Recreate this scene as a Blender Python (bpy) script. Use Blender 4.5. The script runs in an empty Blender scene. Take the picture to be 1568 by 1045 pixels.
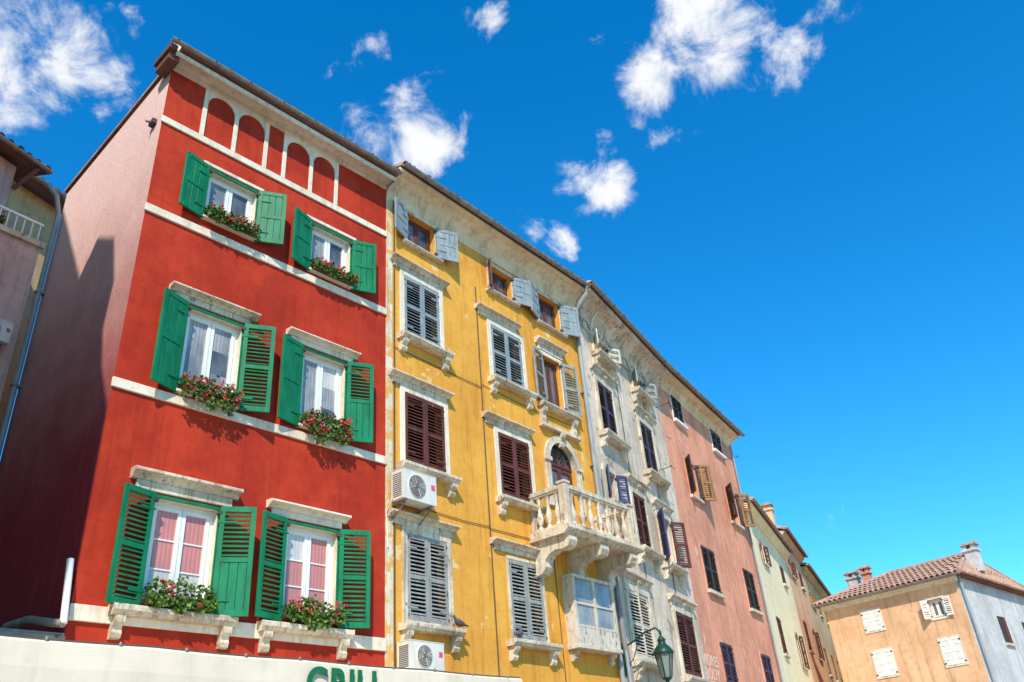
import bpy, math, random
from mathutils import Vector, Matrix
random.seed(11)
F=1274.0; CX,CY=784.0,522.5
CAMZ=1.6
zen=Vector((-187,2197,-1274)).normalized()
fw=Vector((0,0,-1)); fw=(fw-zen*fw.dot(zen)).normalized()
rt=fw.cross(zen)
def ray(px,py):
    v=Vector((px-CX,-(py-CY),-F)); return Vector((rt.dot(v),fw.dot(v),zen.dot(v)))
# ---------------------------------------------------------------- facade planes (survey of the street front)
class Fac:
    def __init__(s,ox,oy,b):
        s.o=Vector((ox,oy)); b=math.radians(b); s.d=Vector((math.sin(b),math.cos(b))); s.n=Vector((-math.cos(b),math.sin(b)))
        s.M=Matrix(((s.d.x,s.n.x,0,ox),(s.d.y,s.n.y,0,oy),(0,0,1,0),(0,0,0,1)))
    def at(s,px,py,y=0.0):
        r=ray(px,py); h=Vector((r.x,r.y)); t=(s.o.dot(s.n)+y)/h.dot(s.n); p=h*t
        return ((p-s.o).dot(s.d),CAMZ+t*r.z)
    def q(s,tlx,tly,trx,try_,blx,bly,brx,bry,y=0.0):
        a=s.at(tlx,tly,y);b=s.at(trx,try_,y);c=s.at(blx,bly,y);d=s.at(brx,bry,y)
        return ((a[0]+c[0])/2,(b[0]+d[0])/2,(c[1]+d[1])/2,(a[1]+b[1])/2)
    def zz(s,a,b,c,d,y=0.0): return (s.at(a,b,y)[1]+s.at(c,d,y)[1])/2
    def w(s,u,y=0): return s.o+s.d*u+s.n*y
D=11.0
b0=math.radians(40.8); n0=Vector((-math.cos(b0),math.sin(b0)))
r=ray(105,945); h=Vector((r.x,r.y)); p=h*(D/h.dot(n0))
RED=Fac(p.x,p.y,40.8); ur=RED.at(590,700)[0]
p=RED.w(ur); YEL=Fac(p.x,p.y,37.85); uy=YEL.at(913,740)[0]
p=YEL.w(uy); WHI=Fac(p.x,p.y,27.5); uw=WHI.at(1040,790)[0]
p=WHI.w(uw); PNK=Fac(p.x,p.y,29.9); up=PNK.at(1155,850)[0]
p=PNK.w(up); CRM=Fac(p.x,p.y,23.4)
SIDE=Fac(RED.o.x,RED.o.y,130.8)
# ---------------------------------------------------------------- materials
def mat_new(name):
    m=bpy.data.materials.new(name); m.use_nodes=True; nt=m.node_tree; return m,nt,nt.nodes,nt.links,nt.nodes['Principled BSDF']
def noise(N,L,vec,scale,detail=6,rough=.6):
    n=N.new('ShaderNodeTexNoise'); n.inputs['Scale'].default_value=scale; n.inputs['Detail'].default_value=detail; n.inputs['Roughness'].default_value=rough
    L.new(vec,n.inputs['Vector']); return n.outputs['Fac']
def mr(N,L,v,a,b,c=0.,d=1.):
    n=N.new('ShaderNodeMapRange'); n.inputs[1].default_value=a;n.inputs[2].default_value=b;n.inputs[3].default_value=c;n.inputs[4].default_value=d
    n.interpolation_type='SMOOTHSTEP'; L.new(v,n.inputs[0]); return n.outputs[0]
def mix(N,L,f,a,b,mode='MIX'):
    n=N.new('ShaderNodeMix'); n.data_type='RGBA'; n.blend_type=mode
    for i,v in ((0,f),(6,a),(7,b)):
        if isinstance(v,(tuple,list)): n.inputs[i].default_value=(*v,1)
        elif isinstance(v,(int,float)): n.inputs[i].default_value=v
        else: L.new(v,n.inputs[i])
    return n.outputs[2]
def mapping(N,L,vec,sc):
    m=N.new('ShaderNodeMapping'); m.inputs['Scale'].default_value=sc; L.new(vec,m.inputs['Vector']); return m.outputs[0]
def plaster(name,c1,c2,patch=None,pt=.62,streak=.35,bump=.25,rough=.9,sc=1.,dirt=(.45,.4,.35),stain=.5):
    m,nt,N,L,B=mat_new(name); tc=N.new('ShaderNodeTexCoord').outputs['Object']
    col=mix(N,L,mr(N,L,noise(N,L,tc,.6*sc,5,.65),.38,.62),c1,c2)
    col=mix(N,L,mr(N,L,noise(N,L,tc,5*sc,4,.7),.45,.75,0,stain),col,tuple(x*.66 for x in c2))
    st=noise(N,L,mapping(N,L,tc,(2.6,2.6,.2)),2.0*sc,4,.7)
    col=mix(N,L,mr(N,L,st,.48,.7,0,streak),col,mix(N,L,1.,col,dirt,'MULTIPLY'))
    hh=noise(N,L,tc,22,4,.75)
    if patch:
        pf=mr(N,L,noise(N,L,tc,1.5*sc,7,.72),pt,pt+.03); col=mix(N,L,pf,col,patch)
    L.new(col,B.inputs['Base Color']); B.inputs['Roughness'].default_value=rough; B.inputs['Specular IOR Level'].default_value=.2
    bm=N.new('ShaderNodeBump'); bm.inputs['Strength'].default_value=bump; bm.inputs['Distance'].default_value=.025; L.new(hh,bm.inputs['Height']); L.new(bm.outputs[0],B.inputs['Normal'])
    return m
def paint(name,c,c2=None,rough=.5,sc=6,metal=0.,wear=None,wt=.6):
    c2=c2 or tuple(x*.75 for x in c)
    m,nt,N,L,B=mat_new(name); tc=N.new('ShaderNodeTexCoord').outputs['Object']
    col=mix(N,L,mr(N,L,noise(N,L,mapping(N,L,tc,(1,1,.35)),sc,4,.65),.35,.7),c,c2)
    if wear: col=mix(N,L,mr(N,L,noise(N,L,mapping(N,L,tc,(1,1,.4)),14,6,.7),wt,wt+.06),col,wear)
    L.new(col,B.inputs['Base Color']); B.inputs['Roughness'].default_value=rough; B.inputs['Metallic'].default_value=metal; B.inputs['Specular IOR Level'].default_value=.3
    return m
def pane(name,c,c2,pleat=0.,coat=1.):
    # window pane: room / curtain tone behind a reflective glass coat
    m,nt,N,L,B=mat_new(name); tc=N.new('ShaderNodeTexCoord').outputs['Object']
    f_=mr(N,L,noise(N,L,mapping(N,L,tc,(1,1,.5)),2.2,4,.6),.35,.65)
    col=mix(N,L,f_,c,c2)
    if pleat:
        wv=N.new('ShaderNodeTexWave'); wv.bands_direction='X'; wv.inputs['Scale'].default_value=5; wv.inputs['Distortion'].default_value=1.6; wv.inputs['Detail Scale'].default_value=.4; L.new(tc,wv.inputs['Vector'])
        col=mix(N,L,mr(N,L,wv.outputs['Fac'],.1,.9,0,pleat),col,tuple(x*.45 for x in c))
    L.new(col,B.inputs['Base Color']); B.inputs['Roughness'].default_value=.6
    B.inputs['Coat Weight'].default_value=coat; B.inputs['Coat Roughness'].default_value=.02; B.inputs['Coat IOR'].default_value=1.65
    bm=N.new('ShaderNodeBump'); bm.inputs['Strength'].default_value=.1; bm.inputs['Distance'].default_value=.02; L.new(noise(N,L,tc,3,1),bm.inputs['Height']); L.new(bm.outputs[0],B.inputs['Coat Normal'])
    return m
def rooftile(name):
    m,nt,N,L,B=mat_new(name); tc=N.new('ShaderNodeTexCoord').outputs['Object']
    col=mix(N,L,mr(N,L,noise(N,L,tc,6,5,.7),.35,.65),(.40,.18,.10),(.55,.36,.25))
    col=mix(N,L,mr(N,L,noise(N,L,tc,2,6,.7),.45,.7,0,.6),col,(.24,.17,.13))
    L.new(col,B.inputs['Base Color']); B.inputs['Roughness'].default_value=.9
    return m
def leafmat(name,a,b):
    m,nt,N,L,B=mat_new(name); tc=N.new('ShaderNodeTexCoord').outputs['Object']
    L.new(mix(N,L,mr(N,L,noise(N,L,tc,18,3),.35,.65),a,b),B.inputs['Base Color']); B.inputs['Roughness'].default_value=.55; B.inputs['Specular IOR Level'].default_value=.3
    return m
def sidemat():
    # rendered gable, sun and shade put into its colour: pink above, deep red below
    m,nt,N,L,B=mat_new('sun_to_shade_red_render'); tc=N.new('ShaderNodeTexCoord').outputs['Object']
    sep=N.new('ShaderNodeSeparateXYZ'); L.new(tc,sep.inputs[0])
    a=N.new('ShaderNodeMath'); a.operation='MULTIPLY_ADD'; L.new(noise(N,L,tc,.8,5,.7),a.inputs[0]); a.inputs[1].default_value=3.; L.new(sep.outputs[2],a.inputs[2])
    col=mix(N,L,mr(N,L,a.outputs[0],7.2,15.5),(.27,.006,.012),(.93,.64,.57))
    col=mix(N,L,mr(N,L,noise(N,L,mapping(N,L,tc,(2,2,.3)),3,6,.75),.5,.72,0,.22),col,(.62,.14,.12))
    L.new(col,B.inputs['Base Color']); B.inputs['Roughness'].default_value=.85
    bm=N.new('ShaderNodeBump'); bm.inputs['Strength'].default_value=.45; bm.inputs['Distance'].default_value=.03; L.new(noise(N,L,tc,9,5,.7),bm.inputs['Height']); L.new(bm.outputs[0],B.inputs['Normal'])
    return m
M={}
M['red']=plaster('red_render',(.53,.046,.018),(.38,.028,.012),streak=.4,bump=.25,patch=(.60,.16,.09),pt=.675,stain=.4,dirt=(.55,.5,.45))
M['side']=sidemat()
M['yellow']=plaster('yellow_render',(.84,.41,.065),(.74,.33,.05),patch=(.80,.54,.22),pt=.60,streak=.6,bump=.4,dirt=(.62,.46,.32),stain=.4)
M['cream_frieze']=plaster('cream_frieze_render',(.86,.66,.41),(.74,.54,.33),streak=.5,patch=(.52,.38,.25),pt=.64)
M['white']=plaster('beige_render',(.82,.66,.50),(.60,.47,.35),patch=(.38,.29,.21),pt=.57,streak=.8,bump=.5)
M['pink']=plaster('salmon_render',(.84,.36,.22),(.68,.28,.17),patch=(.74,.46,.32),pt=.61,streak=.6,bump=.35)
M['creamw']=plaster('pale_cream_render',(.94,.80,.50),(.86,.72,.44),streak=.25)
M['orange']=plaster('apricot_render',(.88,.52,.29),(.74,.41,.22),streak=.55,patch=(.6,.4,.27),pt=.62,sc=.8)
M['greyw']=plaster('grey_white_render',(.66,.62,.58),(.52,.49,.46),streak=.6)
M['beige2']=plaster('ochre_render',(.66,.48,.24),(.52,.38,.2),streak=.6)
M['pink2']=plaster('dusty_pink_render',(.72,.46,.38),(.58,.36,.3),streak=.6)
M['trim']=plaster('cream_trim',(.86,.75,.58),(.76,.64,.48),streak=.45,bump=.15,sc=1.5)
M['stone']=plaster('istrian_stone',(.80,.68,.50),(.56,.45,.32),streak=.8,bump=.6,sc=2.5,patch=(.27,.21,.16),pt=.60)
M['quoin']=plaster('worn_whitewash',(.80,.69,.52),(.68,.53,.34),patch=(.72,.40,.11),pt=.5,streak=.7,sc=2)
M['green']=paint('green_shutter_paint',(.008,.205,.08),(.005,.14,.052),rough=.42,wear=(.03,.27,.12),wt=.66)
M['brown']=paint('brown_shutter_paint',(.15,.040,.028),(.085,.027,.02),rough=.6,wear=(.3,.2,.15),wt=.62)
M['grey']=paint('grey_shutter_paint',(.35,.34,.30),(.24,.24,.22),rough=.7,wear=(.14,.12,.09),wt=.57)
M['bluegrey']=paint('blue_grey_shutter_paint',(.28,.33,.34),(.20,.24,.26),rough=.7,wear=(.45,.43,.38),wt=.58)
M['navy']=paint('navy_shutter_paint',(.07,.05,.08),(.045,.035,.055),rough=.6,wear=(.25,.2,.18),wt=.62)
M['blue']=paint('blue_shutter_paint',(.045,.055,.16),(.045,.04,.12),rough=.6)
M['dgreen']=paint('dark_shutter_paint',(.04,.038,.032),(.055,.042,.033),rough=.6)
M['ochrewood']=paint('ochre_wood',(.40,.19,.065),(.27,.12,.045),rough=.7)
M['upvc']=paint('white_window_frame',(.84,.81,.75),(.78,.75,.69),rough=.4)
M['oldwood']=paint('weathered_white_wood',(.70,.60,.47),(.53,.45,.34),rough=.8,wear=(.2,.16,.12),wt=.57)
M['glass']=pane('dark_window_pane',(.04,.045,.05),(.13,.13,.13))
M['panegrey']=pane('pane_net_curtain',(.42,.40,.37),(.16,.17,.17),.5)
M['panepink']=pane('pane_pink_curtain',(.68,.22,.17),(.54,.19,.15),.4)
M['panewhite']=pane('pane_white_curtain',(.74,.68,.60),(.55,.50,.45),.3)
M['dark']=paint('dark_interior',(.03,.028,.026),rough=1)
M['metal']=paint('zinc_gutter',(.32,.28,.24),(.2,.17,.15),rough=.5,metal=.2)
M['pipe']=paint('grey_downpipe',(.34,.36,.35),(.26,.27,.27),rough=.5)
M['cable']=paint('dark_cable',(.1,.08,.06),rough=.8)
M['tile']=rooftile('terracotta_tiles')
M['acw']=paint('aircon_casing',(.74,.69,.60),(.64,.59,.51),rough=.5)
M['acd']=paint('aircon_grille',(.16,.155,.14),rough=.6)
M['leaf']=leafmat('geranium_leaf',(.06,.14,.018),(.16,.24,.035))
M['leafd']=leafmat('geranium_leaf_dark',(.02,.07,.012),(.05,.11,.02))
M['petal']=leafmat('red_petal',(.62,.01,.015),(.7,.05,.06))
M['petal2']=leafmat('pink_petal',(.75,.12,.2),(.6,.05,.1))
M['planter']=paint('dark_planter',(.10,.06,.04),rough=.8)
M['canvas']=plaster('awning_canvas',(.84,.70,.52),(.74,.61,.45),streak=.25,bump=.03,stain=.2,sc=.6)
M['signgreen']=paint('sign_green',(.01,.16,.06),rough=.5)
M['lampgreen']=paint('lantern_green',(.012,.055,.032),rough=.4)
M['lampglass']=paint('lantern_glass',(.22,.25,.22),rough=.15)
M['feather']=paint('pigeon_feather',(.12,.12,.14),(.07,.07,.09),rough=.7)
M['iron']=paint('rusty_iron',(.09,.06,.05),rough=.8)
M['signwhite']=paint('faded_white_lettering',(.85,.65,.52),(.75,.48,.36),rough=.9)
M['soffit']=plaster('brown_soffit',(.26,.12,.09),(.18,.08,.06))
def cobble():
    m,nt,N,L,B=mat_new('stone_paving'); tc=N.new('ShaderNodeTexCoord').outputs['Object']
    v=N.new('ShaderNodeTexVoronoi'); v.inputs['Scale'].default_value=2.5; L.new(tc,v.inputs['Vector'])
    col=mix(N,L,mr(N,L,v.outputs['Distance'],.3,.55),(.45,.38,.29),(.24,.20,.16)); L.new(col,B.inputs['Base Color']); B.inputs['Roughness'].default_value=.7
    return m
M['cobble']=cobble()
# ---------------------------------------------------------------- mesh builder
class MB:
    def __init__(s): s.v=[];s.f=[];s.m=[];s.s=[];s.ml=[]
    def mi(s,k):
        if k not in s.ml: s.ml.append(k)
        return s.ml.index(k)
    def poly(s,pts,k,sm=False):
        i=len(s.v); s.v+= [tuple(p) for p in pts]; s.f.append(tuple(range(i,i+len(pts)))); s.m.append(s.mi(k)); s.s.append(sm)
    def faces(s,pts,fs,k,sm=False):
        i=len(s.v); s.v+=[tuple(p) for p in pts]; mi=s.mi(k)
        for f in fs: s.f.append(tuple(i+j for j in f)); s.m.append(mi); s.s.append(sm)
    def box(s,x0,x1,y0,y1,z0,z1,k): s.obox(Vector((0,0,0)),Vector((1,0,0)),Vector((0,1,0)),Vector((0,0,1)),x0,x1,y0,y1,z0,z1,k)
    def obox(s,o,ex,ey,ez,x0,x1,y0,y1,z0,z1,k):
        p=[o+ex*x+ey*y+ez*z for z in (z0,z1) for y in (y0,y1) for x in (x0,x1)]
        s.faces(p,[(0,2,3,1),(4,5,7,6),(0,1,5,4),(2,6,7,3),(0,4,6,2),(1,3,7,5)],k)
    def prof(s,pts,x0,x1,k,sm=False):   # extrude (y,z) polygon along x
        n=len(pts); a=[(x0,y,z) for y,z in pts]; b=[(x1,y,z) for y,z in pts]
        s.faces(a+b,[(i,(i+1)%n,n+(i+1)%n,n+i) for i in range(n)],k,sm)
        s.poly(a,k); s.poly(b[::-1],k)
    def tube(s,pts,r,k,seg=8):
        pts=[Vector(p) for p in pts]; rings=[]
        for i,p in enumerate(pts):
            d=(pts[min(i+1,len(pts)-1)]-pts[max(i-1,0)]).normalized()
            a=d.cross(Vector((0,0,1)) if abs(d.z)<.9 else Vector((1,0,0))).normalized(); b=d.cross(a)
            rings+=[p+a*math.cos(t*2*math.pi/seg)*r+b*math.sin(t*2*math.pi/seg)*r for t in range(seg)]
        fs=[(i*seg+j,i*seg+(j+1)%seg,(i+1)*seg+(j+1)%seg,(i+1)*seg+j) for i in range(len(pts)-1) for j in range(seg)]
        s.faces(rings,fs,k,True); s.poly(rings[:seg],k); s.poly(rings[-seg:][::-1],k)
    def lathe(s,o,pr,k,seg=12,ax=None,sm=True):
        o=Vector(o); ax=(ax or Vector((0,0,1))).normalized(); a=ax.cross(Vector((0,1,0)) if abs(ax.y)<.9 else Vector((1,0,0))).normalized(); b=ax.cross(a)
        R=[o+ax*z+(a*math.cos(t*2*math.pi/seg)+b*math.sin(t*2*math.pi/seg))*r for r,z in pr for t in range(seg)]
        s.faces(R,[(i*seg+j,i*seg+(j+1)%seg,(i+1)*seg+(j+1)%seg,(i+1)*seg+j) for i in range(len(pr)-1) for j in range(seg)],k,sm)
        s.poly(R[:seg],k); s.poly(R[-seg:][::-1],k)
    def make(s,name,parent=None,fac=None,bevel=0):
        me=bpy.data.meshes.new(name); me.from_pydata(s.v,[],s.f); me.update()
        for k in s.ml: me.materials.append(M[k])
        me.polygons.foreach_set('material_index',s.m); me.polygons.foreach_set('use_smooth',s.s)
        ob=bpy.data.objects.new(name,me); bpy.context.collection.objects.link(ob)
        if parent: ob.parent=parent
        elif fac: ob.matrix_world=fac.M
        if bevel:
            w=ob.modifiers.new('weld','WELD'); w.merge_threshold=.0005
            b=ob.modifiers.new('bevel','BEVEL'); b.width=bevel; b.segments=1; b.limit_method='ANGLE'; b.angle_limit=math.radians(50)
        return ob
def empty(name,fac):
    e=bpy.data.objects.new(name,None); bpy.context.collection.objects.link(e); e.matrix_world=fac.M; return e
# ---------------------------------------------------------------- architectural parts
def wall(mb,u0,u1,z0,z1,holes,k,krev=None,dep=.24):
    us=sorted(set([u0,u1]+[x for h in holes for x in h[:2]])); zs=sorted(set([z0,z1]+[x for h in holes for x in h[2:4]]))
    for i in range(len(us)-1):
        for j in range(len(zs)-1):
            cu=(us[i]+us[i+1])/2; cz=(zs[j]+zs[j+1])/2
            if any(h[0]<cu<h[1] and h[2]<cz<h[3] for h in holes): continue
            mb.poly([(us[i],0,zs[j]),(us[i+1],0,zs[j]),(us[i+1],0,zs[j+1]),(us[i],0,zs[j+1])],k)
    for h in holes:
        a,b,c,d=h[:4]; kk=krev or k
        for (y0,y1,m2) in ((0,dep,kk),(dep,1.2,'dark')):
            mb.poly([(a,y0,c),(a,y0,d),(a,y1,d),(a,y1,c)],m2); mb.poly([(b,y0,c),(b,y1,c),(b,y1,d),(b,y0,d)],m2)
            mb.poly([(a,y0,c),(a,y1,c),(b,y1,c),(b,y0,c)],m2); mb.poly([(a,y0,d),(b,y0,d),(b,y1,d),(a,y1,d)],m2)
        mb.poly([(a,1.2,c),(b,1.2,c),(b,1.2,d),(a,1.2,d)],'dark')
def body(mb,u0,u1,z1,dep,k,left=True,z2=None):
    z2=z2 or z1
    if left: mb.poly([(u0,0,0),(u0,0,z1),(u0,dep,z2),(u0,dep,0)],k)
    mb.poly([(u1,0,0),(u1,dep,0),(u1,dep,z2),(u1,0,z1)],k)
    mb.poly([(u0,dep,0),(u0,dep,z2),(u1,dep,z2),(u1,dep,0)],k)
    mb.poly([(u0,0,z1),(u1,0,z1),(u1,dep,z2),(u0,dep,z2)],k)
def ring(mb,u0,u1,z0,z1,w,y0,y1,k,bottom=True):
    zb=z0-w if bottom else z0
    mb.box(u0-w,u0,y0,y1,zb,z1+w,k); mb.box(u1,u1+w,y0,y1,zb,z1+w,k); mb.box(u0,u1,y0,y1,z1,z1+w,k)
    if bottom: mb.box(u0,u1,y0,y1,z0-w,z0,k)
def casement(mb,u0,u1,z0,z1,k='upvc',y=.12,fr=.06,muntin=0,panes=('glass','glass')):
    mb.box(u0,u0+fr,y,y+.06,z0,z1,k); mb.box(u1-fr,u1,y,y+.06,z0,z1,k); mb.box(u0+fr,u1-fr,y,y+.06,z1-fr,z1,k); mb.box(u0+fr,u1-fr,y,y+.06,z0,z0+fr,k)
    um=(u0+u1)/2; sf=.06
    for s_,(a,b) in enumerate(((u0+fr,um),(um,u1-fr))):
        e=.004
        mb.box(a+e,a+sf,y-.02,y+.03,z0+fr+e,z1-fr-e,k); mb.box(b-sf,b-e,y-.02,y+.03,z0+fr+e,z1-fr-e,k)
        mb.box(a+sf,b-sf,y-.02,y+.03,z0+fr+e,z0+fr+sf,k); mb.box(a+sf,b-sf,y-.02,y+.03,z1-fr-sf,z1-fr-e,k)
        zb,zt=z0+fr+sf,z1-fr-sf; sp=panes[s_]; ks_=sp if isinstance(sp,tuple) else (sp,)
        for i,kk in enumerate(ks_):
            c0=zb+(zt-zb)*i/len(ks_); c1=zb+(zt-zb)*(i+1)/len(ks_)
            mb.poly([(a+sf,y+.01,c0),(b-sf,y+.01,c0),(b-sf,y+.01,c1),(a+sf,y+.01,c1)],kk)
        for i in range(muntin):
            zc=zb+(zt-zb)*(i+1)/(muntin+1); mb.box(a+sf,b-sf,y-.005,y+.009,zc-.01,zc+.01,k)
def shutter(mb,hu,hy,z0,dx,dy,w,h,k,style='L'):
    ex=Vector((dx,dy,0)).normalized(); ez=Vector((0,0,1)); ey=ex.cross(ez)
    if ey.y>0: ey=-ey
    o=Vector((hu,hy,z0)); t=.02; st=min(.07,w*.16)
    B=lambda x0,x1,y0,y1,a,b: mb.obox(o,ex,ey,ez,x0,x1,y0,y1,a,b,k)
    B(0,st,-t,t,0,h);B(w-st,w,-t,t,0,h);B(st,w-st,-t,t,0,.09);B(st,w-st,-t,t,h-.08,h)
    mid=h*.5
    B(st,w-st,-t,t,mid-.035,mid+.035)
    secs=[(.09,mid-.035,style[-1]),(mid+.035,h-.08,style[0])]
    for a,b,sx in secs:
        if sx=='L':
            n=max(2,int((b-a)/.066)); s=(b-a)/n
            for i in range(n):
                g=.8+random.uniform(-.06,.06); c,sn=math.cos(g),math.sin(g); e2=ey*c-ez*sn; e3=ey*sn+ez*c
                mb.obox(o+ez*(a+s*(i+.5)),ex,e2,e3,st,w-st,-.026,.026,-.005,.005,k)
        else:
            n=3; s=(w-2*st)/n
            for i in range(n): B(st+s*i+.005,st+s*(i+1)-.005,-.010,.010,a,b)
            B(st,w-st,-.014,-.0105,a,b)
    for zz in (.2,h-.25):
        mb.obox(o,ex,ey,ez,-.03,w*.45,t,t+.006,zz,zz+.03,k)
    for zz in (.06,h-.12): mb.obox(o,ex,ey,ez,-.05,.03,-.03,t+.008,zz,zz+.05,'iron')
def openpair(mb,u0,u1,z0,z1,k,al=15,ar=20,sl='L',sr='L',ext=.02,y=-.05,lz=0.0):
    w=(u1-u0)/2+ext
    a=math.radians(al); shutter(mb,u0-.01,y,z0-lz,-math.cos(a),-math.sin(a),w,z1-z0+lz,k,sl)
    a=math.radians(ar); shutter(mb,u1+.01,y,z0-lz,math.cos(a),-math.sin(a),w,z1-z0+lz,k,sr)
def closedpair(mb,u0,u1,z0,z1,k,y=-.0,style='L'):
    w=(u1-u0)/2-.004; g=math.radians(random.uniform(0,3))
    shutter(mb,u0,y,z0,math.cos(g),-math.sin(g),w,z1-z0,k,style); shutter(mb,u1,y,z0,-1,0,w,z1-z0,k,style)
def hood(mb,u0,u1,z0,z1,k,ov=.09):
    zm=z0+(z1-z0)*.5
    mb.prof([(0,z0),(-.045,z0),(-.045,zm),(0,zm)],u0+ov,u1-ov,k)
    h=z1-zm
    mb.prof([(0,zm),(-.06,zm),(-.075,zm+h*.2),(-.10,zm+h*.42),(-.16,zm+h*.6),(-.18,zm+h*.62),(-.18,zm+h*.88),(-.165,z1),(0,z1+.01)],u0,u1,k)
def bracket(mb,u,w,z,h,dep,k):
    mb.prof([(0,z),(-dep,z),(-dep,z-h*.15),(-dep*.92,z-h*.3),(-dep*.6,z-h*.42),(-dep*.5,z-h*.6),(-dep*.62,z-h*.75),(-dep*.45,z-h*.95),(-dep*.15,z-h),(0,z-h)],u-w/2,u+w/2,k)
def sill(mb,u0,u1,z,k,dep=.2,th=.09,br=True,bh=.24):
    mb.prof([(0,z-th),(-dep*.75,z-th),(-dep*.85,z-th*.7),(-dep*.98,z-th*.55),(-dep,z-th*.1),(-dep*.97,z),(0,z)],u0,u1,k)
    if br:
        for u in (u0+.12,u1-.12): bracket(mb,u,.13,z-th,bh,dep*.75,k)
def gutter(mb,u0,u1,y,z,rr=.075,k='metal'):
    pts=[(y+rr*math.cos(math.pi+math.pi*i/8),z+rr*math.sin(math.pi+math.pi*i/8)) for i in range(9)]
    pts+= [(y+rr*.85*math.cos(2*math.pi-math.pi*i/8),z+.004+rr*.8*math.sin(2*math.pi-math.pi*i/8)) for i in range(9)]
    mb.prof(pts,u0,u1,k)
    n=int((u1-u0)/.7)
    for i in range(n+1):
        u=u0+.1+(u1-u0-.2)*i/max(n,1); mb.box(u-.014,u+.014,y-rr-.008,y+rr+.01,z-.02,z+.012,'iron')
def tileroof(mb,u0,u1,ya,za,yb,zb,k='tile',pitch=.22):
    L=math.hypot(yb-ya,zb-za); e=Vector((0,(yb-ya)/L,(zb-za)/L)); nn=Vector((0,-e.z,e.y)); 
    if nn.z<0: nn=-nn
    mb.poly([(u0,ya,za),(u1,ya,za),(u1,yb,zb),(u0,yb,zb)],k); 
    mb.poly([(u0,ya,za-.06),(u1,ya,za-.06),(u1,yb,zb-.06),(u0,yb,zb-.06)],'soffit')
    mb.poly([(u0,ya,za-.06),(u1,ya,za-.06),(u1,ya,za),(u0,ya,za)],k)
    for u in (u0,u1): mb.poly([(u,ya,za-.06),(u,yb,zb-.06),(u,yb,zb),(u,ya,za)],k)
    n=int((u1-u0)/pitch); rows=max(1,int(L/.8))
    for i in range(n):
        u=u0+(i+.5)*(u1-u0)/n
        for j in range(rows):
            a=L*j/rows-(random.uniform(.0,.06) if j==0 else 0); b=L*(j+1)/rows+.04
            P=[]
            for (s_,r_) in ((a,.085),(b,.065)):
                for t in range(5):
                    an=math.pi*t/4; P.append(Vector((u+r_*math.cos(an),ya,za))+e*s_+nn*(r_*math.sin(an)*.9+.02*(1 if s_==a else 0)))
            mb.faces(P,[(t,t+1,6+t,5+t) for t in range(4)],k,True)
def chimney(mb,u,y,z,w,h,k):
    mb.box(u-w/2,u+w/2,y-w/2,y+w/2,z,z+h,k); mb.box(u-w/2-.07,u+w/2+.07,y-w/2-.07,y+w/2+.07,z+h,z+h+.08,k)
    for s in (-1,1): mb.box(u+s*w*.32-.06,u+s*w*.32+.06,y-w/2,y+w/2,z+h+.08,z+h+.26,k)
    mb.prof([(y-w/2-.08,z+h+.26),(y,z+h+.42),(y+w/2+.08,z+h+.26)],u-w/2-.08,u+w/2+.08,'tile')
# ================================================================= RED HOUSE
R=empty('red_house',RED)
f=RED
uL=0.0; uR=ur
EY=-.42
zE=(f.at(270,70,EY)[1]+f.at(585,255,EY)[1])/2
zC=f.zz(262,107,590,291)
W=[
 (f.q(320,262,396,298,310,332,384,366),12,28,'P','P',None),
 (f.q(478,345,538,372,470,412,533,440),16,22,'P','P',None),
 (f.q(286,472,372,500,270,598,358,624),20,26,'P','L',(268,428,400,482)),
 (f.q(463,536,530,558,455,647,524,674),14,24,'P','LP',(447,500,553,540)),
 (f.q(236,762,332,782,212,926,320,940),16,30,'L','LP',(210,713,373,748)),
 (f.q(438,802,518,816,428,943,511,960),14,24,'L','L',(418,762,538,790)),
]
mb=MB(); wall(mb,uL,uR,0,zE,[w[0] for w in W],'red','trim')
dep=-SIDE.at(100,308)[0]; zrear=SIDE.at(100,300)[1]
body(mb,uL,uR,zE-.02,dep,'red',left=False,z2=zrear)
mb.make('walls',R)
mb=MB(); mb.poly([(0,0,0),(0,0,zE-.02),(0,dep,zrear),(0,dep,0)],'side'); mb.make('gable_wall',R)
mb=MB()
zb1=f.zz(252,180,592,364); zs=[f.zz(222,315,590,480),f.zz(162,584,587,704),f.zz(104,934,590,987)]
mb.box(-.02,uR,-.035,0,zb1-.07,zb1+.07,'trim')
for z in zs[:2]: mb.box(-.02,uR,-.04,0,z-.075,z+.075,'trim')
mb.box(-.02,uR,-.045,0,zs[2]-.12,zs[2]+.08,'trim')
mb.prof([(0,zC),(-.05,zC),(-.05,zC+.16),(-.085,zC+.18),(-.10,zC+.27),(-.16,zC+.36),(-.19,zC+.38),(-.19,zC+.46),(-.24,zC+.48),(-.33,zE-.13),(-.37,zE-.12),(-.37,zE-.03),(0,zE-.03)],-.10,uR-.02,'trim')
def arcade(mb,us,z0,z1,ztop,pw=.085,y=-.03):
    for u in us: mb.box(u-pw/2,u+pw/2,y,0,z0,z1,'trim')
    for a,b in zip(us[:-1],us[1:]):
        a+=pw/2;b-=pw/2; c=(a+b)/2; rr=(b-a)/2; zs_=ztop-rr; n=12
        P=[(c-rr*math.cos(math.pi*i/n),zs_+rr*math.sin(math.pi*i/n)) for i in range(n+1)]
        for i in range(n):
            mb.poly([(P[i][0],y,P[i][1]),(P[i+1][0],y,P[i+1][1]),(P[i+1][0],y,z1),(P[i][0],y,z1)],'trim')
            mb.poly([(P[i][0],y,P[i][1]),(P[i+1][0],y,P[i+1][1]),(P[i+1][0],0,P[i+1][1]),(P[i][0],0,P[i][1])],'trim')
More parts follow.
